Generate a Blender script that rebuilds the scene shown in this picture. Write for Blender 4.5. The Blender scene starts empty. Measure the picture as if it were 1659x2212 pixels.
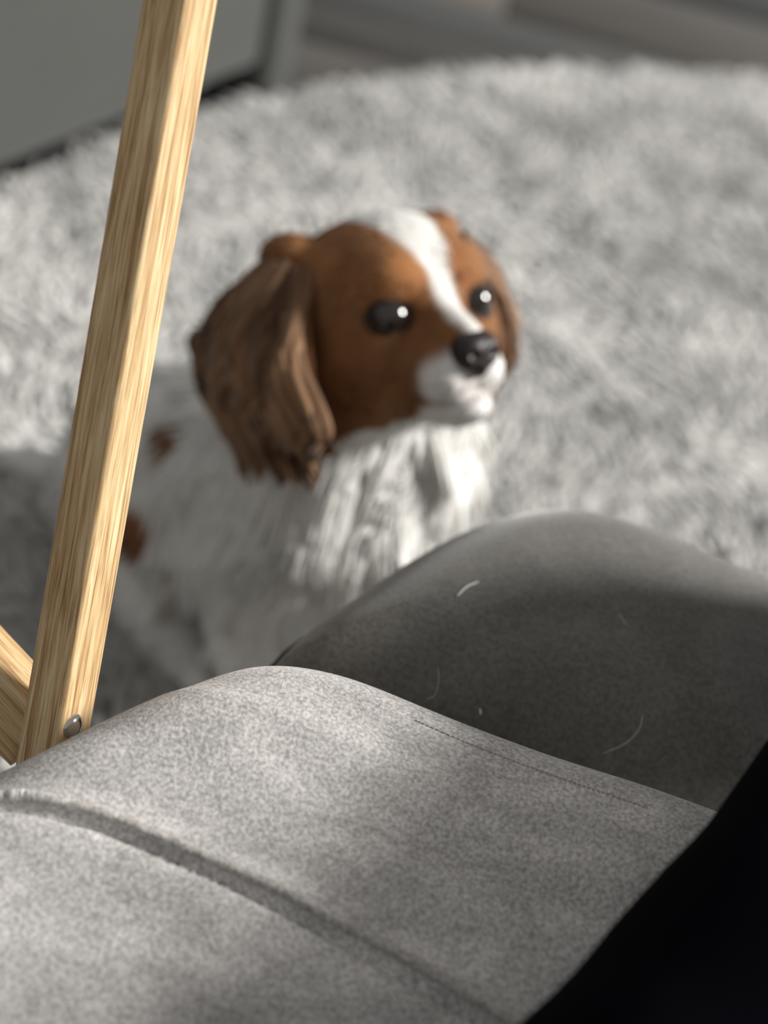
import bpy, math
import numpy as np
from mathutils import Matrix, Vector, Quaternion

rng = np.random.default_rng(7)
SC = bpy.context.scene
COL = SC.collection
V = lambda *a: np.array(a, float)
def unit(v):
    v = np.asarray(v, float)
    return v / np.maximum(np.linalg.norm(v, axis=-1, keepdims=True), 1e-12)

# ------------------------------------------------------------------ camera
W, H, FPX = 1659, 2212, 3200.0
PITCH, ROLL, CZ = math.radians(38), math.radians(15), .85
FWD = V(0, math.cos(PITCH), -math.sin(PITCH))
_r0 = V(1, 0, 0); _u0 = np.cross(_r0, FWD)
CR = _r0 * math.cos(ROLL) + _u0 * math.sin(ROLL)
CU = _u0 * math.cos(ROLL) - _r0 * math.sin(ROLL)
CC = V(0, 0, CZ)
def ray(px, py): return unit(FWD * FPX + CR * (px - W / 2) - CU * (py - H / 2))
def at(px, py, z):                      # pixel -> point on the level plane it touches
    d = ray(px, py); return CC + d * ((z - CC[2]) / d[2])
def dist(px, py, t): return CC + ray(px, py) * t

cd = bpy.data.cameras.new('camera'); cam = bpy.data.objects.new('camera', cd); COL.objects.link(cam)
cam.matrix_world = Matrix(((CR[0], CU[0], -FWD[0], CC[0]), (CR[1], CU[1], -FWD[1], CC[1]),
                           (CR[2], CU[2], -FWD[2], CC[2]), (0, 0, 0, 1)))
cd.sensor_fit = 'VERTICAL'; cd.sensor_height = 24; cd.lens = FPX * 24 / H
cd.clip_start = .01; cd.clip_end = 50
cd.dof.use_dof = True; cd.dof.focus_distance = .615; cd.dof.aperture_fstop = 2.5
SC.camera = cam

# ------------------------------------------------------------------ light
w = bpy.data.worlds.new('world'); SC.world = w; w.use_nodes = True
bg = w.node_tree.nodes['Background']; bg.inputs[0].default_value = (1, .985, .96, 1); bg.inputs[1].default_value = .33
SUN_DIR = unit(V(.82, .20, .50))        # towards the sun, in through the big window on the right
sl = bpy.data.lights.new('sun', 'SUN'); sl.energy = 5.4; sl.angle = math.radians(13); sl.color = (1, .972, .925)
so = bpy.data.objects.new('sun', sl); COL.objects.link(so); so.location = (2, 1, 2)
so.rotation_euler = Vector(SUN_DIR).to_track_quat('Z', 'Y').to_euler()
SC.view_settings.view_transform = 'Standard'; SC.view_settings.look = 'None'
SC.view_settings.exposure = 0; SC.view_settings.gamma = 1; SC.view_settings.use_curve_mapping = False

# ------------------------------------------------------------------ helpers
def mesh(name, verts, faces, smooth=True, cols=None):
    me = bpy.data.meshes.new(name)
    verts = np.asarray(verts, np.float32)
    if isinstance(faces, np.ndarray):
        n, k = faces.shape
        me.vertices.add(len(verts)); me.vertices.foreach_set('co', verts.ravel())
        me.loops.add(n * k); me.loops.foreach_set('vertex_index', faces.astype(np.int32).ravel())
        me.polygons.add(n); me.polygons.foreach_set('loop_start', np.arange(0, n * k, k, dtype=np.int32))
        me.update(calc_edges=True); me.validate()
    else:
        me.from_pydata(verts.tolist(), [], faces)
    if smooth: me.polygons.foreach_set('use_smooth', np.ones(len(me.polygons), bool))
    if cols is not None:
        a = me.color_attributes.new('col', 'FLOAT_COLOR', 'POINT')
        a.data.foreach_set('color', np.c_[cols, np.ones(len(cols))].astype(np.float32).ravel())
    me.update()
    return me
ORG = {}
def put(name, me, mat, parent=None):
    """mesh given in world coordinates; children are stored relative to their thing's base"""
    o = bpy.data.objects.new(name, me); COL.objects.link(o)
    if mat: me.materials.append(mat)
    if parent is not None:
        off = ORG[parent.name]; me.transform(Matrix.Translation(-Vector(off))); o.parent = parent; ORG[o.name] = off
    else: ORG[o.name] = V(0, 0, 0)
    return o
def thing(name, loc, label, cat, group=None):
    o = bpy.data.objects.new(name, None); COL.objects.link(o); o.location = loc; o.empty_display_size = .05
    ORG[o.name] = np.array(loc, float); tag(o, label, cat, group); return o
def tag(o, label=None, cat=None, group=None, kind=None):
    if label: o['label'] = label
    if cat: o['category'] = cat
    if group: o['group'] = group
    if kind: o['kind'] = kind
    return o

def nets(F, lo, h):
    """surface nets of the scalar field F (negative inside)"""
    n = np.array(F.shape) - 1
    ins = F < 0
    cnt = np.zeros(n, np.int8); sl = lambda a, d, s: slice(d, d + s)
    corners = [(a, b, c) for a in (0, 1) for b in (0, 1) for c in (0, 1)]
    for a, b, c in corners: cnt += ins[a:a + n[0], b:b + n[1], c:c + n[2]]
    act = (cnt > 0) & (cnt < 8)
    idx = np.argwhere(act); ids = -np.ones(n, np.int64); ids[act] = np.arange(len(idx))
    P = np.zeros((len(idx), 3)); K = np.zeros(len(idx))
    for p in corners:
        for ax in range(3):
            if p[ax]: continue
            q = list(p); q[ax] = 1
            fa = F[tuple((idx + p).T)]; fb = F[tuple((idx + q).T)]
            m = (fa < 0) != (fb < 0)
            t = np.where(m, fa / np.where(m, fa - fb, 1), 0)
            e = np.array(p, float)[None].repeat(len(idx), 0); e[:, ax] = t
            P += e * m[:, None]; K += m
    verts = lo + (idx + P / K[:, None]) * h
    quads = []
    for ax in range(3):
        u, v = (ax + 1) % 3, (ax + 2) % 3
        a = [slice(None)] * 3; b = [slice(None)] * 3
        a[ax] = slice(0, -1); b[ax] = slice(1, None)
        ch = ins[tuple(a)] != ins[tuple(b)]
        e = np.argwhere(ch); e = e[(e[:, u] > 0) & (e[:, v] > 0) & (e[:, u] < n[u]) & (e[:, v] < n[v])]
        du = np.zeros(3, int); du[u] = 1; dv = np.zeros(3, int); dv[v] = 1
        q = np.stack([ids[tuple((e - du - dv).T)], ids[tuple((e - dv).T)], ids[tuple(e.T)], ids[tuple((e - du).T)]], 1)
        flip = ~ins[tuple(e.T)]
        q[flip] = q[flip][:, ::-1]
        quads.append(q)
    return verts, np.concatenate(quads)
def grid(lo, hi, h):
    lo = np.array(lo, float); n = np.ceil((np.array(hi) - lo) / h).astype(int) + 1
    g = np.stack(np.meshgrid(*[lo[i] + h * np.arange(n[i]) for i in range(3)], indexing='ij'), -1)
    return lo, g
def ell(p, c, r):
    q = p - np.array(c); r = np.array(r)
    k0 = np.linalg.norm(q / r, axis=-1); k1 = np.linalg.norm(q / r ** 2, axis=-1)
    return k0 * (k0 - 1) / np.maximum(k1, 1e-9)
def cone(p, a, b, ra, rb):
    a = np.array(a, float); b = np.array(b, float); d = b - a
    t = np.clip(((p - a) @ d) / (d @ d), 0, 1)
    return np.linalg.norm(p - a - t[..., None] * d, axis=-1) - (ra + (rb - ra) * t)
def smin(a, b, k):
    h = np.clip(.5 + .5 * (b - a) / k, 0, 1); return b + (a - b) * h - k * h * (1 - h)
def smax(a, b, k): return -smin(-a, -b, k)

_tab = rng.random((64, 64, 64))
def vnoise(p, s, seed=0):
    """trilinear value noise in -1..1"""
    q = np.asarray(p) * s + seed * 17.31
    i = np.floor(q).astype(int); f = q - i; f = f * f * (3 - 2 * f); o = 0
    for a in (0, 1):
        for b in (0, 1):
            for c in (0, 1):
                wgt = (f[..., 0] if a else 1 - f[..., 0]) * (f[..., 1] if b else 1 - f[..., 1]) * (f[..., 2] if c else 1 - f[..., 2])
                o = o + wgt * _tab[(i[..., 0] + a) % 64, (i[..., 1] + b) % 64, (i[..., 2] + c) % 64]
    return o * 2 - 1
def strands(paths, radii, cols, sides=3):
    """paths N,K,3  radii N,K  cols N,3 -> tapered tubes in one mesh"""
    N, K, _ = paths.shape
    T = unit(np.gradient(paths, axis=1))
    ref = unit(rng.normal(size=(N, 1, 3))).repeat(K, 1)
    A = unit(np.cross(T, ref)); B = np.cross(T, A)
    ang = np.arange(sides) * 2 * math.pi / sides
    ring = paths[:, :, None] + radii[:, :, None, None] * (A[:, :, None] * np.cos(ang)[:, None] + B[:, :, None] * np.sin(ang)[:, None])
    verts = ring.reshape(-1, 3)
    base = (np.arange(N) * K * sides)[:, None, None]; k = np.arange(K - 1)[None, :, None] * sides; s = np.arange(sides)[None, None]
    s2 = (s + 1) % sides
    f = np.stack([base + k + s, base + k + s2, base + k + sides + s2, base + k + sides + s], -1).reshape(-1, 4)
    return verts, f, np.repeat(cols, K * sides, 0)
def catmull(pts, n, closed=False):
    P = np.asarray(pts, float); m = len(P); out = []
    seg = m if closed else m - 1
    for i in range(seg):
        g = lambda j: P[j % m] if closed else P[min(max(j, 0), m - 1)]
        p0, p1, p2, p3 = g(i - 1), g(i), g(i + 1), g(i + 2)
        t = np.linspace(0, 1, n, endpoint=False)[:, None]
        out.append(.5 * ((2 * p1) + (-p0 + p2) * t + (2 * p0 - 5 * p1 + 4 * p2 - p3) * t ** 2 + (-p0 + 3 * p1 - 3 * p2 + p3) * t ** 3))
    if not closed: out.append(P[-1:])
    return np.concatenate(out)
def tube(path, rad, sides=8, caps=True):
    path = np.asarray(path, float); K = len(path); rad = np.broadcast_to(rad, (K,))
    T = unit(np.gradient(path, axis=0)); a = np.cross(T[0], V(.3, .2, .9)); verts = []
    for i in range(K):
        a = unit(a - T[i] * (a @ T[i])); b = np.cross(T[i], a)
        for s in range(sides):
            t = s * 2 * math.pi / sides; verts.append(path[i] + rad[i] * (a * math.cos(t) + b * math.sin(t)))
    f = [(i * sides + s, i * sides + (s + 1) % sides, (i + 1) * sides + (s + 1) % sides, (i + 1) * sides + s) for i in range(K - 1) for s in range(sides)]
    if caps: f += [tuple(range(sides))[::-1], tuple((K - 1) * sides + s for s in range(sides))]
    return np.array(verts), f
def rbox(lo, hi, r=.005, seg=3):
    """box with rounded edges"""
    import bmesh
    bm = bmesh.new(); bmesh.ops.create_cube(bm, size=1)
    lo = np.array(lo, float); hi = np.array(hi, float)
    for v in bm.verts: v.co = Vector((lo + hi) / 2 + np.array(v.co) * (hi - lo))
    bmesh.ops.bevel(bm, geom=bm.edges[:], offset=r, segments=seg, profile=.5, affect='EDGES')
    me = bpy.data.meshes.new('box'); bm.to_mesh(me); bm.free()
    me.polygons.foreach_set('use_smooth', np.ones(len(me.polygons), bool))
    return me

# ------------------------------------------------------------------ materials
def mat(name, col=(.5, .5, .5), rough=.8, sheen=0, metal=0, spec=.5):
    m = bpy.data.materials.new(name); m.use_nodes = True; b = m.node_tree.nodes['Principled BSDF']
    b.inputs['Base Color'].default_value = (*col, 1); b.inputs['Roughness'].default_value = rough
    b.inputs['Metallic'].default_value = metal; b.inputs['Specular IOR Level'].default_value = spec
    b.inputs['Sheen Weight'].default_value = sheen; b.inputs['Sheen Roughness'].default_value = .4
    return m, m.node_tree, b
def nd(nt, typ, ins=None, **kw):
    n = nt.nodes.new(typ)
    for k, v in kw.items(): setattr(n, k, v)
    for k, v in (ins or {}).items():
        if isinstance(v, bpy.types.NodeSocket): nt.links.new(v, n.inputs[k])
        else: n.inputs[k].default_value = v
    return n
def ramp(nt, fac, stops):
    r = nd(nt, 'ShaderNodeValToRGB', {'Fac': fac}); e = r.color_ramp.elements
    while len(e) < len(stops): e.new(.5)
    for el, (p, c) in zip(e, stops): el.position = p; el.color = (*c, 1)
    return r.outputs[0]
def mixc(nt, fac, a, b, mode='MIX'):
    n = nd(nt, 'ShaderNodeMix', data_type='RGBA', blend_type=mode)
    for k, v in ((0, fac), (6, a), (7, b)):
        if isinstance(v, bpy.types.NodeSocket): nt.links.new(v, n.inputs[k])
        else: n.inputs[k].default_value = v if k == 0 else (*v, 1)
    return n.outputs[2]
def noise(nt, co, scale, detail=2, rough=.5, dist_=0):
    return nd(nt, 'ShaderNodeTexNoise', {'Vector': co, 'Scale': scale, 'Detail': detail, 'Roughness': rough, 'Distortion': dist_}).outputs['Fac']
def mapv(nt, co, sc, rot=(0, 0, 0)):
    return nd(nt, 'ShaderNodeMapping', {'Vector': co, 'Scale': sc, 'Rotation': rot}).outputs[0]
def bump(nt, b, h, strength, d=.001):
    n = nd(nt, 'ShaderNodeBump', {'Height': h, 'Strength': strength, 'Distance': d}); nt.links.new(n.outputs[0], b.inputs['Normal'])
def texco(nt): return nd(nt, 'ShaderNodeTexCoord').outputs['Object']

def fabric(name, dark, light, fleck=720, smudge=14, sm_lo=.82, sm_hi=1.1, sheen=.25, bstr=.35, vec=(1, 1, 1), contrast=.16):
    m, nt, b = mat(name, rough=.95, sheen=sheen, spec=.15)
    co = texco(nt)
    f = noise(nt, co, fleck, 3, .6)
    c = ramp(nt, f, [(.5 - contrast, dark), (.5 + contrast, light)])
    s = noise(nt, mapv(nt, co, vec), smudge, 3, .55, .6)
    sm = ramp(nt, s, [(.32, (sm_lo,) * 3), (.66, (sm_hi,) * 3)])
    nt.links.new(mixc(nt, 1, c, sm, 'MULTIPLY'), b.inputs['Base Color'])
    bump(nt, b, f, bstr, .0012)
    return m
M_SEAT = fabric('heathered_light_fabric', (.375, .358, .348), (.76, .742, .728), fleck=620, smudge=22, sm_lo=.76, sm_hi=1.14, vec=(1, 2.2, 1))
M_POUF = fabric('dark_grey_suede', (.128, .124, .115), (.195, .190, .179), fleck=420, smudge=26, sm_lo=.85, sm_hi=1.1, sheen=.5, bstr=.2)
M_POUFSEAM = fabric('dark_suede_seam', (.03, .029, .027), (.05, .049, .046), sheen=.2)
M_SEAM = fabric('seat_piping_fabric', (.33, .31, .295), (.70, .68, .65), fleck=620)
M_STITCH, _, _ = mat('grey_thread', (.42, .40, .385), .8)
M_SOFA = fabric('grey_sofa_fabric', (.07, .072, .068), (.09, .092, .088), fleck=300, smudge=5, sm_lo=.95, sm_hi=1.03)
M_BLACK, nt, b = mat('black_trouser_cloth', (.0022, .0022, .004), .95, spec=.03)
co = texco(nt); bump(nt, b, noise(nt, co, 900, 2), .2, .0008)
M_GAPSHADE, _, _ = mat('gap_shade_black', (.006, .006, .006), .5)  # near-black that stands in for the shade under the sofa
M_BOLT, _, _ = mat('polished_steel', (.62, .60, .57), .14, metal=1)

def wood(name, a, c, e, axis_scale=(110, 110, 4.5)):
    m, nt, b = mat(name, rough=.5, spec=.35)
    co = texco(nt)
    g = noise(nt, mapv(nt, co, axis_scale), 3.2, 5, .62, .8)
    fine = noise(nt, mapv(nt, co, tuple(s * 3.2 for s in axis_scale[:2]) + (axis_scale[2] * 2.2,)), 3.2, 3, .6)
    c1 = ramp(nt, g, [(.33, a), (.50, c), (.68, e)])
    c2 = ramp(nt, fine, [(.38, (.52, .40, .30)), (.51, (1, 1, 1))])
    nt.links.new(mixc(nt, .75, c1, c2, 'MULTIPLY'), b.inputs['Base Color'])
    bump(nt, b, fine, .25, .0006)
    return m
M_WOOD = wood('pale_oak', (.45, .26, .115), (.68, .49, .265), (.84, .68, .42))

M_RUG, nt, b = mat('rug_pile', rough=.95, sheen=.3, spec=.1)
at_ = nd(nt, 'ShaderNodeVertexColor', layer_name='col'); nt.links.new(at_.outputs[0], b.inputs['Base Color'])
M_RUGB = fabric('rug_backing', (.46, .455, .445), (.60, .595, .58), fleck=160, smudge=18, sm_lo=.75, sm_hi=1.1)
M_FUR, nt, b = mat('dog_coat', rough=.75, sheen=.15, spec=.25)
at_ = nd(nt, 'ShaderNodeVertexColor', layer_name='col'); nt.links.new(at_.outputs[0], b.inputs['Base Color'])
M_EYE, _, b = mat('wet_dark_eye', (.012, .008, .006), .08, spec=.6)
b.inputs['Coat Weight'].default_value = 1; b.inputs['Coat Roughness'].default_value = .05
M_NOSE, nt, b = mat('dark_wet_nose', (.022, .014, .014), .38)
bump(nt, b, nd(nt, 'ShaderNodeTexVoronoi', {'Vector': texco(nt), 'Scale': 700}).outputs[0], .3, .0006)
M_HAIR, _, _ = mat('white_dog_hair', (.85, .83, .78), .5)
PLANK_M = []
for i, (d, l) in enumerate([((.055, .052, .048), (.10, .094, .086)), ((.075, .068, .058), (.125, .113, .098)),
                            ((.045, .046, .045), (.075, .077, .075)), ((.085, .070, .056), (.14, .118, .098))]):
    m, nt, b = mat('floor_plank_%s' % 'abcd'[i], rough=.45, spec=.4)
    co = texco(nt); g = noise(nt, mapv(nt, co, (1.6, 26, 8)), 3, 4, .6, .5)
    nt.links.new(ramp(nt, g, [(.3, d), (.7, l)]), b.inputs['Base Color']); bump(nt, b, g, .12, .001)
    PLANK_M.append(m)
M_GAP, _, _ = mat('floor_joint', (.015, .014, .013), .9)

# ------------------------------------------------------------------ the setting: plank floor
fl = put('floor', rbox((-3, -1.5, -.06), (3.3, 4.6, -.008), .002, 1), M_GAP); fl['kind'] = 'structure'
PW, PL = .16, 1.25
pm = []
for i in range(4):
    me = rbox((0, 0, -.008), (PL - .003, PW - .003, 0), .0015, 1); me.name = 'plank'; me.materials.append(PLANK_M[i]); pm.append(me)
k = 0
for row in range(20):
    y = 1.35 + row * PW; x = -2.95 - .41 * (row * 7 % 5) / 2
    while x < 3.25:
        if x > -3 and x + PL < 3.3 and not math.hypot(x + PL / 2 - 1.152, y - .827) < .9:
            o = bpy.data.objects.new('plank', pm[(row * 5 + k * 3 + (row * k) % 3) % 4]); COL.objects.link(o)
            o.location = (x, y, 0); o.parent = fl
        x += PL; k += 1

# ------------------------------------------------------------------ round rug with long pile
RC, RR = V(1.152, .827), 1.765
ang = np.linspace(0, 2 * math.pi, 160, endpoint=False)
wob = 1 + .004 * np.sin(ang * 23) + .003 * np.sin(ang * 41 + 1)
rv = []; rf = []
prof = [(1, .0), (1.0, .008), (.995, .013), (.985, .015)] + [(q, .016) for q in (.9, .7, .45, .2)]
for q, z in prof:
    for a, s in zip(ang, wob): rv.append((RC[0] + RR * q * s * math.cos(a), RC[1] + RR * q * s * math.sin(a), z))
n = len(ang)
for j in range(len(prof) - 1): rf += [(j * n + i, j * n + (i + 1) % n, (j + 1) * n + (i + 1) % n, (j + 1) * n + i) for i in range(n)]
rf += [tuple((len(prof) - 1) * n + i for i in range(n)), tuple(range(n))[::-1]]
rug = put('round_rug', mesh('round_rug', rv, rf), M_RUGB)
tag(rug, 'large round pale grey shag rug under the spaniel', 'rug')
# pile where it can be seen
NT = 80000
p = np.c_[rng.uniform(-.95, 1.15, NT), rng.uniform(.35, 2.65, NT)]
p = p[np.hypot(*(p - RC).T) < RR * (1 + .004 * rng.normal(size=NT))]
p3 = np.c_[p, np.full(len(p), .013)]
la = 2.4 + vnoise(p3, 9, 1) * 2.2 + vnoise(p3, 24, 4) * 1.3
lean = np.c_[np.cos(la), np.sin(la)] * (.38 + .22 * vnoise(p3, 14, 2))[:, None]
ln = .020 + .004 * vnoise(p3, 16, 3) + .004 * rng.random(len(p))
tone = .50 + .14 * vnoise(p3 * V(1, 1.5, 1), 7, 5) + .11 * vnoise(p3 * V(1, 1.5, 1), 16, 6) + .02 * rng.normal(size=len(p))
tone = np.clip(tone, .24, .88)
tip = unit(np.c_[lean, np.full(len(p), .8)])
d2 = unit(np.c_[lean * 2.2, np.full(len(p), .35)])
path = np.stack([p3, p3 + tip * ln[:, None] * .6, p3 + tip * ln[:, None] * .6 + d2 * ln[:, None] * .55], 1)
rad = np.stack([0.0055 + 0 * ln, .006 + 0 * ln, .0018 + 0 * ln], 1)
tv, tf, tc = strands(path, rad, tone[:, None] * V(1, .99, .965))
pile = put('pile', mesh('pile', tv, tf, cols=tc), M_RUG, rug); pile['kind'] = 'stuff'

# ------------------------------------------------------------------ grey sofa behind the rug
A0, A1 = at(0, 365, .07), at(562, 140, .07)
sd = unit((A1 - A0)[:2]); ang_s = math.atan2(sd[1], sd[0])
sofa = thing('sofa', (A1[0], A1[1], 0), 'grey upholstered sofa with the shade beneath filled in black, at the edge of the round rug', 'sofa')
sofa.rotation_euler.z = ang_s      # local +x along the front towards the far corner, +y back from the rug
def spart(name, lo, hi, r, m):
    o = bpy.data.objects.new(name, rbox(lo, hi, r, 4)); COL.objects.link(o); o.data.materials.append(m); o.parent = sofa; return o
spart('base', (-2.1, 0, .07), (.002, .85, .30), .012, M_SOFA)
spart('armrest', (.0, -.01, .002), (.085, .85, .58), .025, M_SOFA)
spart('armrest', (-2.23, -.01, .002), (-2.1, .85, .58), .03, M_SOFA)
for q in (0, 1): spart('seat_cushion', (-2.07 + 1.025 * q, -.01, .30), (-2.07 + 1.025 * (q + 1) - .005, .66, .45), .05, M_SOFA)
spart('backrest', (-2.08, .62, .30), (-.02, .84, .82), .07, M_SOFA)
spart('gap_shade', (-2.1, .05, .002), (0, .78, .075), .004, M_GAPSHADE)  # black block added in the gap to paint the shade under the sofa

# ------------------------------------------------------------------ light seat with its wooden frame
ZS = .42
def grow(poly, d):
    t = np.roll(poly, -1, 0) - np.roll(poly, 1, 0); nrm = unit(np.c_[t[:, 1], -t[:, 0]])
    a = .5 * np.sum(poly[:, 0] * np.roll(poly[:, 1], -1) - np.roll(poly[:, 0], -1) * poly[:, 1])
    return poly + nrm * d * (1 if a > 0 else -1)
def sdf_pad(g, poly, z0, z1, r, crown=0.):
    """rounded slab over a plan outline"""
    P = g[..., :2].reshape(-1, 2) if g.ndim == 4 else g
    P = g[:, :, 0, :2].reshape(-1, 2)
    d = np.full(len(P), 1e9); ins = np.zeros(len(P), bool)
    for a, b_ in zip(poly, np.roll(poly, -1, 0)):
        e = b_ - a; w_ = P - a; t = np.clip(w_ @ e / (e @ e), 0, 1)
        d = np.minimum(d, np.linalg.norm(w_ - t[:, None] * e, axis=1))
        c = ((a[1] > P[:, 1]) != (b_[1] > P[:, 1])) & (P[:, 0] < (b_[0] - a[0]) * (P[:, 1] - a[1]) / (b_[1] - a[1] + 1e-12) + a[0])
        ins ^= c
    d = np.where(ins, -d, d).reshape(g.shape[0], g.shape[1])[:, :, None]
    top = z1 + crown * (1 - np.exp(-np.maximum(-d, 0) / .06))
    zc = (z0 + top) / 2; hh = (top - z0) / 2
    wx = d + r; wz = np.abs(g[..., 2] - zc) - hh + r
    return np.minimum(np.maximum(wx, wz), 0) + np.hypot(np.maximum(wx, 0), np.maximum(wz, 0)) - r

SLOPE = .30
def seat_z(xy):
    'height of the seat, falling gently away from its far edge'
    xy = np.asarray(xy); return ZS - SLOPE * np.maximum(0, .405 - .14 * xy[..., 0] - xy[..., 1]) ** 1.0
def at_seat(px, py):
    z = ZS
    for _ in range(12): q = at(px, py, z); z = float(seat_z(q[:2]))
    return at(px, py, z)
edge_px = [(0, 1690), (200, 1588), (380, 1503), (500, 1455), (590, 1438), (680, 1446), (800, 1478), (1000, 1555), (1200, 1630), (1400, 1700), (1560, 1758)]
ed = np.array([(at_seat(x, y) + V(0, .003, 0))[:2] for x, y in edge_px])
de, dh_ = unit(ed[-1] - ed[-4]), unit(ed[0] - ed[2])
tail = ed[-1] + de * .12
head_ = ed[0] + dh_ * .16
poly = np.concatenate([[head_, ed[0] + dh_ * .11, ed[0] + dh_ * .055], ed, [ed[-1] + de * .05, tail, tail + V(.03, -.07), tail + V(.03, -.2), V(head_[0] + .22, head_[1] - .09), V(head_[0] + .06, head_[1] - .06)]])
poly = grow(catmull(poly, 6, True), .016)
lo, g = grid((poly[:, 0].min() - .02, poly[:, 1].min() - .02, .29), (poly[:, 0].max() + .02, poly[:, 1].max() + .02, .44), .0017)
F = sdf_pad(g, poly, .305, ZS, .035)
sv, sf = nets(F, lo, .0017)
# soft folds and the sewn seam
seam_px = [(-140, 1728), (0, 1738), (60, 1746), (200, 1782), (320, 1830), (520, 1920), (700, 2014), (850, 2100), (1040, 2212), (1300, 2370)]
seam = catmull(np.array([at_seat(x, y) for x, y in seam_px]), 14)
topm = np.clip((sv[:, 2] - (ZS - .04)) / .04, 0, 1)
dd = np.full(len(sv), 1e9); sg = np.zeros(len(sv))
near = np.where(topm > 0)[0]
for i0 in range(0, len(near), 20000):
    ii = near[i0:i0 + 20000]
    D = np.linalg.norm(sv[ii, None, :2] - seam[None, :, :2], axis=2); j = D.argmin(1); dd[ii] = D.min(1)
    tn = np.gradient(seam[:, :2], axis=0)[j]; rel = sv[ii, :2] - seam[j, :2]
    sg[ii] = np.sign(tn[:, 0] * rel[:, 1] - tn[:, 1] * rel[:, 0])
s_ = dd * sg
sv[:, 2] += topm * (-.0042 * np.exp(-(s_ / .0019) ** 2) + .0018 * np.exp(-((s_ - .006) / .004) ** 2) + .0012 * np.exp(-((s_ + .010) / .008) ** 2))
ca, sa = math.cos(-.14), math.sin(-.14)
al = np.c_[sv[:, 0] * ca + sv[:, 1] * sa, -sv[:, 0] * sa + sv[:, 1] * ca, sv[:, 2] * 0]
slope_z = seat_z(sv[:, :2]) - ZS
folds = vnoise(al * V(9, 34, 1), 1, 3) * .0036 + vnoise(al * V(22, 60, 1), 1, 8) * .0012
sv[:, 2] += topm * folds * np.where(s_ > 0, 1, .35) + slope_z

PB, PT = dist(110, 1640, .648), dist(390, 0, .605)
ax = unit(PT - PB)
foot = PB - ax * ((PB[2] - .017) / ax[2])
chair = thing('armchair', (foot[0], foot[1], 0), 'pale oak armchair frame with heathered light grey padded seat', 'armchair')
seat = put('seat', mesh('seat', sv, sf), M_SEAT, chair); seat['label'] = 'heathered light grey padded seat'
# stitched roll beside the seam
pth = seam + V(.0010, .0045, 0)
tops = sv[topm > .4]
for i in range(len(pth)):
    dq = np.hypot(*(tops[:, :2] - pth[i, :2]).T); pth[i, 2] = tops[dq.argmin(), 2] - .0012 if dq.min() < .004 else 9
pth = pth[pth[:, 2] < 1]
tv, tf = tube(pth, .0026, 8)
put('piping', mesh('piping', tv, tf), M_SEAM, seat)
# top-stitch line close to the seat's far edge
st_px = [(900, 1546), (1000, 1588), (1100, 1628), (1200, 1668), (1300, 1706), (1400, 1746)]
st = catmull(np.array([at_seat(x, y) for x, y in st_px]), 10)
for i in range(len(st)): st[i, 2] = sv[topm > .4][np.hypot(*(sv[topm > .4][:, :2] - st[i, :2]).T).argmin(), 2] + .0002
dash = np.stack([st[:-1] + (st[1:] - st[:-1]) * t for t in (.1, .4, .7)], 1)
tv, tf, _ = strands(dash, np.full(dash.shape[:2], .0004), np.zeros((len(dash), 3)), 4)
sti = put('stitching', mesh('stitching', tv, tf), M_STITCH, seat); sti['kind'] = 'stuff'

def beam(name, a, b_, wdt, dep, facing, m, parent, bow=0., taper=(1, 1), rr=.0022, ns=24):
    """wooden bar from a to b; facing = direction of the 'width' normal"""
    a = np.array(a); b_ = np.array(b_); L = np.linalg.norm(b_ - a); z = (b_ - a) / L
    y = unit(np.array(facing) - z * (np.array(facing) @ z)); x = np.cross(y, z)
    # rounded-rectangle section swept along local z
    sec = []
    for sx, sy, a0 in ((1, 1, 0), (-1, 1, 90), (-1, -1, 180), (1, -1, 270)):
        for k_ in range(4):
            t = math.radians(a0 + k_ * 30); sec.append((sx * (wdt / 2 - rr) + rr * math.cos(t), sy * (dep / 2 - rr) + rr * math.sin(t)))
    sec = np.array(sec); ns_ = ns; vs = []
    for i in range(ns_ + 1):
        t = i / ns_; s = taper[0] + (taper[1] - taper[0]) * t; off = bow * 4 * t * (1 - t)
        for q in sec: vs.append((q[0] * s + off, q[1] * s, t * L))
    n = len(sec)
    f = [(i * n + j, i * n + (j + 1) % n, (i + 1) * n + (j + 1) % n, (i + 1) * n + j) for i in range(ns_) for j in range(n)]
    f += [tuple(range(n))[::-1], tuple(ns_ * n + j for j in range(n))]
    me = mesh(name, vs, f); o = bpy.data.objects.new(name, me); COL.objects.link(o); me.materials.append(m)
    me.polygons.foreach_set('use_smooth', np.ones(len(me.polygons), bool))
    o.parent = parent; off = ORG[parent.name]
    o.matrix_local = Matrix.Translation(Vector(a - off)) @ Matrix(np.stack([x, y, z], 1).tolist()).to_4x4()
    ORG[o.name] = None
    return o
view_h = unit(V(PB[0], PB[1], 0))
side = V(view_h[1], -view_h[0], 0)
post_face = unit(-view_h * .62 + side * .79)     # normal of the sunlit face
post = beam('post', foot, PT + ax * .09, .0232, .0198, post_face, M_WOOD, chair)
post['label'] = 'upright pale oak post'
# bracing strut that meets the post
J = PB + ax * .02
s0, s1 = dist(60, 1550, .670), dist(-210, 1250, .69)
beam('strut', s0 - unit(s1 - s0) * .01, s1, .036, .020, -view_h, M_WOOD, chair, bow=.002)
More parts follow.
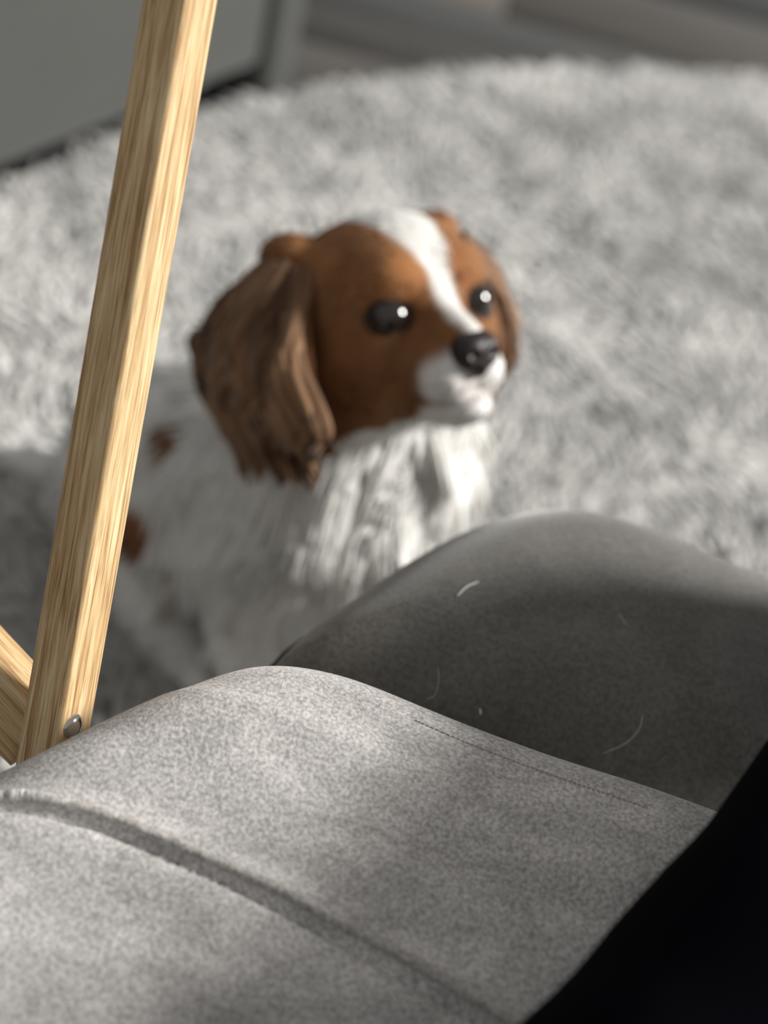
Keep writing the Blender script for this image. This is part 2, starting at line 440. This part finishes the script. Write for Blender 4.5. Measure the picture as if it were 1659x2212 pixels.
# bolt head on the lit face
bpy.context.view_layer.update()
d_ = ray(155, 1567); inv = post.matrix_world.inverted()
ok, l_, n_, _ = post.ray_cast(inv @ Vector(CC), inv.to_3x3() @ Vector(d_))
bc = np.array(post.matrix_world @ l_)
nrm = np.array((post.matrix_world.to_3x3() @ n_).normalized())
vs = []; n = 20
x_ = unit(np.cross(nrm, ax)); y_ = np.cross(nrm, x_)
for r_, h_ in ((.0052, -.002), (.0054, .0006), (.0050, .0016), (.0040, .0026), (.0025, .0033), (.0010, .0036)):
    for i in range(n): vs.append(bc + x_ * r_ * math.cos(i * 2 * math.pi / n) + y_ * r_ * math.sin(i * 2 * math.pi / n) + nrm * h_)
f = [(j * n + i, j * n + (i + 1) % n, (j + 1) * n + (i + 1) % n, (j + 1) * n + i) for j in range(5) for i in range(n)] + [tuple(5 * n + i for i in range(n))]
bo = put('bolt', mesh('bolt', vs, f), M_BOLT, chair); bo['label'] = 'polished steel domed bolt head'
# hidden legs that carry the seat
for q in ((tail[0] - .02, tail[1] - .05), (tail[0] - .03, tail[1] - .2), (head_[0] + .15, head_[1] - .03)):
    beam('leg', (q[0], q[1], .017), (q[0], q[1], .315), .03, .03, (0, 1, 0), M_WOOD, chair)

# ------------------------------------------------------------------ dark pouf
ZP = .40
pp = [(640, 1440), (700, 1345), (800, 1268), (930, 1180), (1060, 1115), (1180, 1092), (1280, 1102), (1400, 1138), (1540, 1190), (1680, 1250)]
pe = np.array([at(x, y, ZP - .02)[:2] for x, y in pp])
t2 = pe[-1] + unit(pe[-1] - pe[-3]) * .03
h2 = pe[0] + V(.012, .018); pe = pe[1:]
poly2 = np.concatenate([[h2], pe, [t2, t2 + V(.012, -.06), t2 + V(-.03, -.11), V(.2, .492), V(.14, .494), V(.08, .497)]])
poly2 = grow(catmull(poly2, 6, True), .018)
lo, g = grid((poly2[:, 0].min() - .02, poly2[:, 1].min() - .02, .02), (poly2[:, 0].max() + .02, poly2[:, 1].max() + .02, .44), .004)
F = sdf_pad(g, poly2, .05, ZP - .015, .055, .018)
pv, pf = nets(F, lo, .004)
pv[:, 2] += np.clip((pv[:, 2] - .36) / .04, 0, 1) * (vnoise(pv * V(1, 1, 0), 11, 2) * .004 + vnoise(pv * V(1, 1, 0), 25, 5) * .0012)
pc = poly2.mean(0)
pouf = thing('footstool', (pc[0], pc[1], 0), 'dark grey suede footstool with rounded top beside the light seat', 'footstool')
put('cushion', mesh('cushion', pv, pf), M_POUF, pouf)
ring = np.c_[poly2 * 1.0, np.full(len(poly2), ZP - .058)]
ring = pc.tolist() + [0] + (ring - np.r_[pc, 0]) * V(1.002, 1.002, 1)
tv, tf = tube(np.concatenate([ring, ring[:1]]), .0014, 6, False)
put('seam', mesh('seam', tv, tf), M_POUFSEAM, pouf)
for q in ((-.1, -.04), (.1, -.04), (-.05, .05), (.1, .05)):
    v_, f_ = tube([(pc[0] + q[0], pc[1] + q[1], .017), (pc[0] + q[0], pc[1] + q[1], .06)], [.014, .02], 12)
    put('foot', mesh('foot', v_, f_), M_WOOD, pouf)

# ------------------------------------------------------------------ seated person's leg in black trousers
ke = [dist(1130, 2212, .508), dist(1200, 2130, .511), dist(1400, 1900, .52), dist(1540, 1755, .528), dist(1659, 1660, .534)]
k0, k1 = ke[0], ke[-1]
ld = unit((k1 - k0) * V(1, 1, .35)); lr = .059
off = unit(np.cross(ld, V(0, 0, 1)))                      # to the right of the thigh
mid = dist(1400, 1900, .52)
sil = unit(np.cross(ray(1400, 1900), ld)); sil = sil if sil @ CR > 0 else -sil
ctr = mid + sil * (lr + .009)
hip = ctr - ld * .26 + off * .005; knee = ctr + ld * .29 - off * .062
per_o = V(knee[0], knee[1], 0)
pl = [hip + off * .10 + V(0, 0, .01), hip, ctr, knee, V(knee[0] + .07, knee[1] + .03, .10), V(knee[0] + .07, knee[1] + .03, .06), V(knee[0] + .15, knee[1] + .10, .05)]
lo, g = grid(np.min(pl, 0) - .13, np.max(pl, 0) + .13, .008)
hp = hip + off * .17
F = cone(g, hip, ctr, .068, lr + .002)
F = smin(F, cone(g, ctr, knee, lr + .002, .054), .02)
F = smin(F, cone(g, knee, pl[4], .056, .042), .03)
F = smin(F, cone(g, pl[4], pl[5], .045, .036), .02)
F = smin(F, cone(g, pl[5], pl[6], .038, .03), .02)
F = smin(F, cone(g, hip, hip + off * .12, .08, .085), .05)
F = smax(F, -(g[..., 2] - .019), .004)
lv, lf = nets(F, lo, .008)
lv += unit(np.cross(lv - ctr, ld)) * 0
lv[:, 2] += .003 * vnoise(lv, 26, 4)
person = put('person', mesh('person', lv, lf), M_BLACK)
tag(person, 'seated person in black trousers, one leg across the light grey seat', 'person')

# ------------------------------------------------------------------ spaniel
HC, HS = V(-.0288, .8186, .3688), 1.0525
HR, HF, HU = unit(V(-.7577, -.6515, -.0388)), unit(V(.5237, -.6424, .5595)), unit(V(-.3894, .4036, .8279))
HB = np.stack([HR, HF, HU], 1)                      # head frame: x dog's right, y forward, z up
h2w = lambda q: HC + (np.asarray(q, float) * HS) @ HB.T
w2h = lambda p: ((p - HC) @ HB) / HS
BF = unit(V(.78, -.63, 0)); BR = np.cross(BF, V(0, 0, 1)); BO = HC * V(1, 1, 0) - BF * .035
b2w = lambda q: BO + np.asarray(q, float) @ np.stack([BR, BF, V(0, 0, 1)])
w2b = lambda p: (p - BO) @ np.stack([BR, BF, V(0, 0, 1)]).T
dog = thing('dog', tuple(BO), 'chestnut and white long-eared spaniel sitting on the round rug, looking up', 'dog')

def dog_field(g):
    h = w2h(g); m = h.copy(); m[..., 0] = np.abs(m[..., 0])          # mirrored head coordinates
    f = ell(m, (0, -.004, .011), (.057, .062, .049))
    f = smin(f, ell(m, (.030, .014, -.022), (.028, .036, .034)), .02)     # cheek
    f = smin(f, ell(m, (.026, -.012, -.038), (.032, .040, .032)), .02)    # jaw
    f = smin(f, ell(m, (.022, .040, .020), (.018, .016, .014)), .012)     # brow
    f = smin(f, cone(m, (0, .044, .000), (0, .079, -.019), .0135, .0105), .012)   # bridge
    f = smin(f, ell(m, (0, .056, -.031), (.025, .025, .020)), .010)
    f = smin(f, ell(m, (.0115, .064, -.037), (.0155, .019, .0155)), .007)   # flews
    ch = ell(m, (0, .056, -.057), (.018, .026, .0115))
    f = smin(f, ch, .004)
    f = smax(f, -ell(m, (.0325, .054, .0), (.0115, .009, .0095)), .006)  # eye socket
    f = smin(f, np.abs(np.linalg.norm((m - V(.0295, .045, .0)) / V(1.05, 1, .9), axis=-1) - .0122) - .0020 + np.maximum(0, (.0102 - np.abs(m[..., 2])) * .6), .004) # lids
    f = smin(f, ell(m, (.052, -.022, .041), (.015, .019, .014)), .010)    # ear root
    f = f * HS
    q = w2b(g); n = q.copy(); n[..., 0] = np.abs(n[..., 0])
    hb = w2b(h2w((0, -.022, -.028)))
    f = smin(f, cone(q, hb, (0, .022, .235), .058, .076), .03)            # neck
    b = ell(n, (0, .022, .195), (.080, .080, .100))                       # chest
    b = smin(b, ell(n, (.040, .035, .262), (.046, .050, .058)), .03)      # ruff
    b = smin(b, cone(n, (0, -.02, .19), (0, -.150, .105), .078, .088), .04)
    b = smin(b, ell(n, (.048, -.130, .078), (.048, .076, .070)), .03)     # thigh
    b = smin(b, cone(n, (.062, -.085, .040), (.066, -.010, .024), .028, .020), .02)   # hind foot
    b = smin(b, cone(n, (.052, .020, .190), (.050, .030, .090), .038, .026), .02)    # foreleg
    b = smin(b, cone(n, (.050, .030, .090), (.048, .045, .022), .024, .020), .015)
    b = smin(b, ell(n, (.048, .062, .020), (.023, .034, .018)), .012)     # paw
    b = smin(b, cone(q, (0, -.205, .05), (.06, -.30, .03), .026, .012), .02)          # tail
    f = smin(f, b, .03)
    return smax(f, .018 - g[..., 2], .006)
pts = [b2w(q) for q in ((.15, .1, 0), (-.15, .1, 0), (.15, -.33, 0), (-.15, -.33, 0))] + [h2w((0, 0, .06)), h2w((0, .1, 0))]
lo, g = grid(np.min(pts, 0) - .03, np.max(pts, 0) + .04, .0036)
dv, df = nets(dog_field(g), lo, .0036)
CHEST = V(.30, .135, .052); CHEST_D = V(.18, .076, .028); WHITE = V(.83, .82, .79)
def sstep(a, b_, x): t = np.clip((x - a) / (b_ - a), 0, 1); return t * t * (3 - 2 * t)
def on_dog(px, py):
    d = ray(px, py); t = (dv - CC) @ d; off_ = np.linalg.norm(dv - CC - t[:, None] * d, axis=1)
    ok = np.where(off_ < max(.006, off_.min() * 1.05))[0]; return dv[ok[t[ok].argmin()]]
SPOTS = [(on_dog(357, 942), .014), (on_dog(292, 1165), .024)]
def coat(p):
    """chestnut and white markings, by place on the dog"""
    h = w2h(p); q = w2b(p); x = np.abs(h[:, 0] + .0015 * vnoise(p, 90, 1)); y, z = h[:, 1], h[:, 2]
    bw = np.interp(z, [-.03, -.012, .004, .018, .034, .052, .066], [.0065, .0065, .0055, .0065, .011, .019, .022])
    white = 1 - sstep(bw - .0015, bw + .0025, x)                                       # blaze
    mz = sstep(.059, .072, y + .25 * np.maximum(0, -.03 - z)) * sstep(-.018, -.028, z + .35 * (x - .012))   # muzzle
    white = np.maximum(white * (y > -.05), mz)
    white = np.maximum(white, sstep(.040, .050, y) * sstep(-.050, -.058, z))            # chin
    on_head = sstep(-.073, -.066, z - .28 * np.maximum(y, -.01) + .03 * vnoise(p, 50, 3) * .2) * sstep(-.075, -.055, y + 0.55 * (z + .03))
    on_head = np.maximum(on_head * 1.0, 0)
    body_w = np.ones(len(p))
    for c_, r_ in SPOTS: body_w -= 1 - sstep(r_ * .8, r_ * 1.2, np.linalg.norm(p - c_, axis=1) + .004 * vnoise(p, 80, 2))
    body_w = np.clip(body_w, 0, 1)
    wh = np.where(on_head > .5, white, body_w)
    tone = .5 + .45 * vnoise(p, 45, 5) + .25 * vnoise(p, 110, 6)
    br = CHEST_D + (CHEST - CHEST_D) * np.clip(tone, 0, 1)[:, None]
    brow = np.exp(-((x - .017) ** 2 + (y - .050) ** 2 + (z - .018) ** 2) / .012 ** 2)
    br = br * (1 + .7 * brow[:, None] * V(1, .75, .4))
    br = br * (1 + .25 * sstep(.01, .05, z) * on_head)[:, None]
    c = br + (WHITE - br) * wh[:, None]
    m = np.c_[np.abs(h[:, 0]), y, z]
    rim = 1 - sstep(.0128, .0158, np.linalg.norm((m - V(.0295, .045, 0)) / V(1.12, 1, .9), axis=1))
    c = c * (1 - rim[:, None]) + V(.03, .018, .012) * rim[:, None]                      # dark eyelids
    lip = np.exp(-((z + .0515) / .0022) ** 2) * (y > .05)
    c = c * (1 - .55 * lip[:, None]) + V(.28, .19, .17) * .55 * lip[:, None]
    pink = np.exp(-(np.linalg.norm(h - V(0.003, .086, -.040), axis=1) / .009) ** 2)
    c = c * (1 - .5 * pink[:, None]) + V(.55, .40, .38) * .5 * pink[:, None]
    return c, wh, on_head
dc, dw, dh = coat(dv)
body = put('body', mesh('body', dv, df, cols=dc), M_FUR, dog)

# face: eyes and nose
for s in (1, -1):
    c = h2w((s * .0290, .0448, .0)); vs = []; f = []; n1, n2 = 14, 20
    for i in range(n1 + 1):
        for j in range(n2):
            a, b_ = math.pi * i / n1, 2 * math.pi * j / n2
            vs.append(c + 0.0120 * HS * V(math.sin(a) * math.cos(b_), math.sin(a) * math.sin(b_), math.cos(a)))
    f = [(i * n2 + j, (i + 1) * n2 + j, (i + 1) * n2 + (j + 1) % n2, i * n2 + (j + 1) % n2) for i in range(n1) for j in range(n2)]
    e = put('eye', mesh('eye', vs, f), M_EYE, dog); e['label'] = 'large glossy dark eye'
lo, g = grid((-.02, .066, -.036), (.02, .104, .006), .0012)
m = g.copy(); m[..., 0] = np.abs(m[..., 0])
F = ell(m, (0, .082, -.0145), (.0125, .0105, .0085))
F = smin(F, ell(m, (.006, .084, -.017), (.0065, .0085, .0075)), .004)
F = smin(F, ell(m, (0, .083, -.023), (.005, .008, .006)), .004)
F = smax(F, -ell(m, (.0062, .0935, -.0175), (.0030, .0040, .0024)), .0015)
F = smax(F, -cone(m, (0, .0945, -.016), (0, .0925, -.030), .0008, .0008), .001)
nv, nf = nets(F, lo, .0012)
no = put('nose', mesh('nose', h2w((nv - V(0, .083, -.017)) * V(1.08, 1.05, 1.22) + V(0, .083, -.0255)), nf), M_NOSE, dog); no['label'] = 'dark brown-black nose'

# ears: a hanging flap with long wavy hair
def ear(s):
    E = h2w((s * .052, -.010, .041))
    nrm = unit(HR * s * V(1, 1, 0) + (V(0, 0, .05))); dn = unit(V(0, 0, -1) + nrm * .10 + BF * (.40 if s > 0 else .2))
    bk = unit(-HF * V(1, 1, 0)); bk = unit(bk - nrm * (bk @ nrm) * .4)
    L = lambda wv_, sv_, nv_: E + np.asarray(wv_)[..., None] * bk + np.asarray(sv_)[..., None] * dn + np.asarray(nv_)[..., None] * nrm
    s_k = [0, .02, .05, .075, .095, .110]
    w0 = [-.018, -.038, -.064, -.080, -.082, -.064] if s > 0 else [-.012, -.022, -.030, -.034, -.030, -.015]
    w1 = [.012, .024, .048, .072, .074, .040]
    bul = [.004, .022, .032, .034, .030, .026] if s > 0 else [.004, .022, .034, .036, .032, .026]
    nu, nv_ = 14, 18
    vs = []; 
    for layer in (1, -1):
        for i in range(nv_):
            sv_ = .110 * i / (nv_ - 1); a, b_, bu = np.interp(sv_, s_k, w0), np.interp(sv_, s_k, w1), np.interp(sv_, s_k, bul)
            for j in range(nu):
                t = j / (nu - 1); th = .006 * math.sin(math.pi * t) ** .5 * layer
                vs.append(L(a + (b_ - a) * t, sv_ * (.8 + .55 * t) * (1 if s > 0 else 1.3), bu - .012 * (2 * t - 1) ** 2 + th + .002 * math.sin(9 * t + 40 * sv_)))
    q = nu * nv_; f = []
    for i in range(nv_ - 1):
        for j in range(nu - 1):
            A = i * nu + j; f.append((A, A + 1, A + nu + 1, A + nu)); f.append((q + A, q + A + nu, q + A + nu + 1, q + A + 1))
        for j in (0, nu - 1):
            A = i * nu + j; f.append((A, q + A, q + A + nu, A + nu))
    for i in (0, nv_ - 1):
        for j in range(nu - 1): A = i * nu + j; f.append((A, q + A, q + A + 1, A + 1))
    vs = np.array(vs)
    o = put('ear', mesh('ear', vs, f, cols=np.tile(CHEST_D, (len(vs), 1)) * (.9 + .2 * rng.random((len(vs), 1)))), M_FUR, dog)
    o['label'] = 'chestnut drop ear with long wavy hair'
    # hair locks
    N, K = 620, 12
    r = rng.random(N); st_ = rng.beta(1.0, 1.5, N) * .08; ln_ = rng.uniform(.05, .105, N); u = rng.random(N)
    en = np.minimum(st_ + ln_, .112 + .009 * rng.normal(size=N))
    t = np.linspace(0, 1, K)
    S = st_[:, None] + (en - st_)[:, None] * t
    a = np.interp(S, s_k, w0); b_ = np.interp(S, s_k, w1); bu = np.interp(S, s_k, bul)
    fl = .22 * vnoise(np.c_[u * 5, u * 0, r * 0 + s], 1, 7)[:, None]
    ph = (u * 9 + vnoise(np.c_[u * 6, r * 0, r * 0], 1, 3) * 3)[:, None]
    U_ = u[:, None] + .055 * np.sin(ph + S * 120) * (.3 + t) + .05 * (u[:, None] - .4) * t
    Wv = a + (b_ - a) * U_
    lay = rng.random(N)[:, None]
    Nn = bu - .012 * (2 * np.clip(U_, 0, 1) - 1) ** 2 + .006 + .010 * lay * np.sin(math.pi * np.clip(t, .08, 1)) + .003 * np.sin(ph * 1.7 + S * 80)
    P = L(Wv, S * (.8 + .55 * u[:, None]) * (1 if s > 0 else 1.3), Nn)
    P[:, :, :] += (bk * .028) * (np.maximum(0, u - .75) * 4)[:, None, None] * (t ** 2)[None, :, None]
    rad = (.0030 + .0016 * rng.random(N))[:, None] * np.array([.7, 1, 1.1, 1.1, 1.1, 1.05, 1, .9, .8, .65, .45, .15])
    tone = np.clip(.55 + .5 * vnoise(np.c_[u * 13, st_ * 30, r * 0], 1, 2) + .25 * rng.normal(size=N), 0, 1.5)[:, None]
    cols = V(.075, .036, .018) + (V(.31, .175, .095) - V(.075, .036, .018)) * tone
    tv, tf, tc = strands(P, rad, cols, 4)
    hobj = put('ear_hair', mesh('ear_hair', tv, tf, cols=tc), M_FUR, o); hobj['kind'] = 'stuff'
    # tuft over the ear's root
for s in (1, -1): ear(s)

# coat
def sample(n, wfun):
    a, b_, c, d = (dv[df[:, i]] for i in range(4))
    nr = np.cross(c - a, d - b_); ar = np.linalg.norm(nr, axis=1); nr = unit(nr); ctr_ = (a + b_ + c + d) / 4
    pr = ar * wfun(ctr_, nr); i = rng.choice(len(df), n, p=pr / pr.sum())
    u, v = rng.random((2, n, 1)); P = (a[i] * (1 - u) + b_[i] * u) * (1 - v) + (d[i] * (1 - u) + c[i] * u) * v
    return P, nr[i]
def fur(name, n, wfun, length, rad0, lift, flowfun, wave, K=4, label=None):
    P, N_ = sample(n, wfun)
    c, wh, oh = coat(P)
    fl = flowfun(P, N_); fl = unit(fl - N_ * np.sum(fl * N_, 1, keepdims=True))
    cl = np.stack([vnoise(P, 38, 1), vnoise(P, 38, 2), vnoise(P, 38, 3)], 1) * wave
    d0 = unit(fl + N_ * lift + cl); d1 = unit(fl + N_ * lift * .3 + cl * 1.5 + V(0, 0, -.35))
    ln_ = (length(P) * (.7 + .5 * rng.random(n)))[:, None]
    t = np.linspace(0, 1, K)[None, :, None]
    path = P[:, None] - N_[:, None] * .001 + ln_[:, None] * (d0[:, None] * t + (d1 - d0)[:, None] * t ** 2 * .6)
    rad = rad0 * (.8 + .4 * rng.random(n))[:, None] * np.array([1, 1, .75, .2])[None]
    c = c * (.86 + .22 * rng.random((n, 1)))
    tv, tf, tc = strands(path, rad, c, 3)
    o = put(name, mesh(name, tv, tf, cols=tc), M_FUR, dog); o['kind'] = 'stuff'
    if label: o['label'] = label
    return o
def hd(P): return coat(P)[2]
def eyemask(P):
    h = w2h(P); m = np.c_[np.abs(h[:, 0]), h[:, 1], h[:, 2]]
    a = np.linalg.norm(m - V(.0295, .046, 0), axis=1) > .0162
    b_ = np.linalg.norm(h - V(0, .088, -.025), axis=1) > .017
    return a & b_
isHead = lambda P: (w2h(P)[:, 2] > -.075) & (np.linalg.norm(w2h(P), axis=1) < .125)
fur('face_fur', 9000, lambda P, N_: isHead(P) * eyemask(P) * 1.0, lambda P: .006 + .004 * (w2h(P)[:, 1] < 0), .00075, .35,
    lambda P, N_: np.tile(-HF - .25 * HU, (len(P), 1)), .15)
fur('coat_fur', 9000, lambda P, N_: (~isHead(P)) * 1.0, lambda P: .020 + 0 * P[:, 0], .0016, .35,
    lambda P, N_: np.tile(V(0, 0, -1), (len(P), 1)) - BF * .5, .5)
def front(P, N_):
    q = w2b(P); return ((q[:, 1] > -.06) & (q[:, 2] > .10) & ~isHead(P)) * (.2 + np.maximum(0, N_ @ BF) + .3 * np.maximum(0, N_ @ BR))
fur('chest_fur', 7000, front, lambda P: .046 + .012 * vnoise(P, 20, 1), .0026, .22,
    lambda P, N_: np.tile(V(0, 0, -1), (len(P), 1)), .5, label='long white chest fur')

# ------------------------------------------------------------------ loose dog hairs on the footstool
dg = bpy.context.evaluated_depsgraph_get()
def hair(px, r, label, group=None, lift=.0008):
    P = []
    for x, y in px:
        d = ray(x, y); ok, loc, nn, *_ = SC.ray_cast(dg, Vector(CC + d * .5), Vector(d))
        P.append(np.array(loc) + np.array(nn) * (r + lift * 0 + .0003))
    path = catmull(np.array(P), 8); K = len(path)
    rr_ = r * np.clip(np.minimum(np.linspace(.35, 4, K), np.linspace(4, .35, K)), 0, 1)
    v_, f_ = tube(path, rr_, 6)
    o = put('dog_hair', mesh('dog_hair', v_, f_), M_HAIR); tag(o, label, 'hair', group)
dg.update()
hair([(986, 1290), (1008, 1270), (1034, 1259)], .00045, 'thick short white dog hair on the dark footstool', 'loose dog hairs on the footstool')
hair([(1037, 1530), (1038, 1543)], .0005, 'tiny white speck of hair on the dark footstool by the light seat', 'loose dog hairs on the footstool')
hair([(1388, 1542), (1380, 1575), (1350, 1606), (1300, 1628)], .00014, 'long curved fine white hair lying on the dark footstool', 'loose dog hairs on the footstool')
hair([(946, 1440), (947, 1470), (940, 1500), (920, 1510)], .0001, 'faint hooked fine white hair on the dark footstool near the light seat', 'loose dog hairs on the footstool')
hair([(1336, 1325), (1345, 1340), (1356, 1352)], .0001, 'short faint white hair high on the dark footstool', 'loose dog hairs on the footstool')
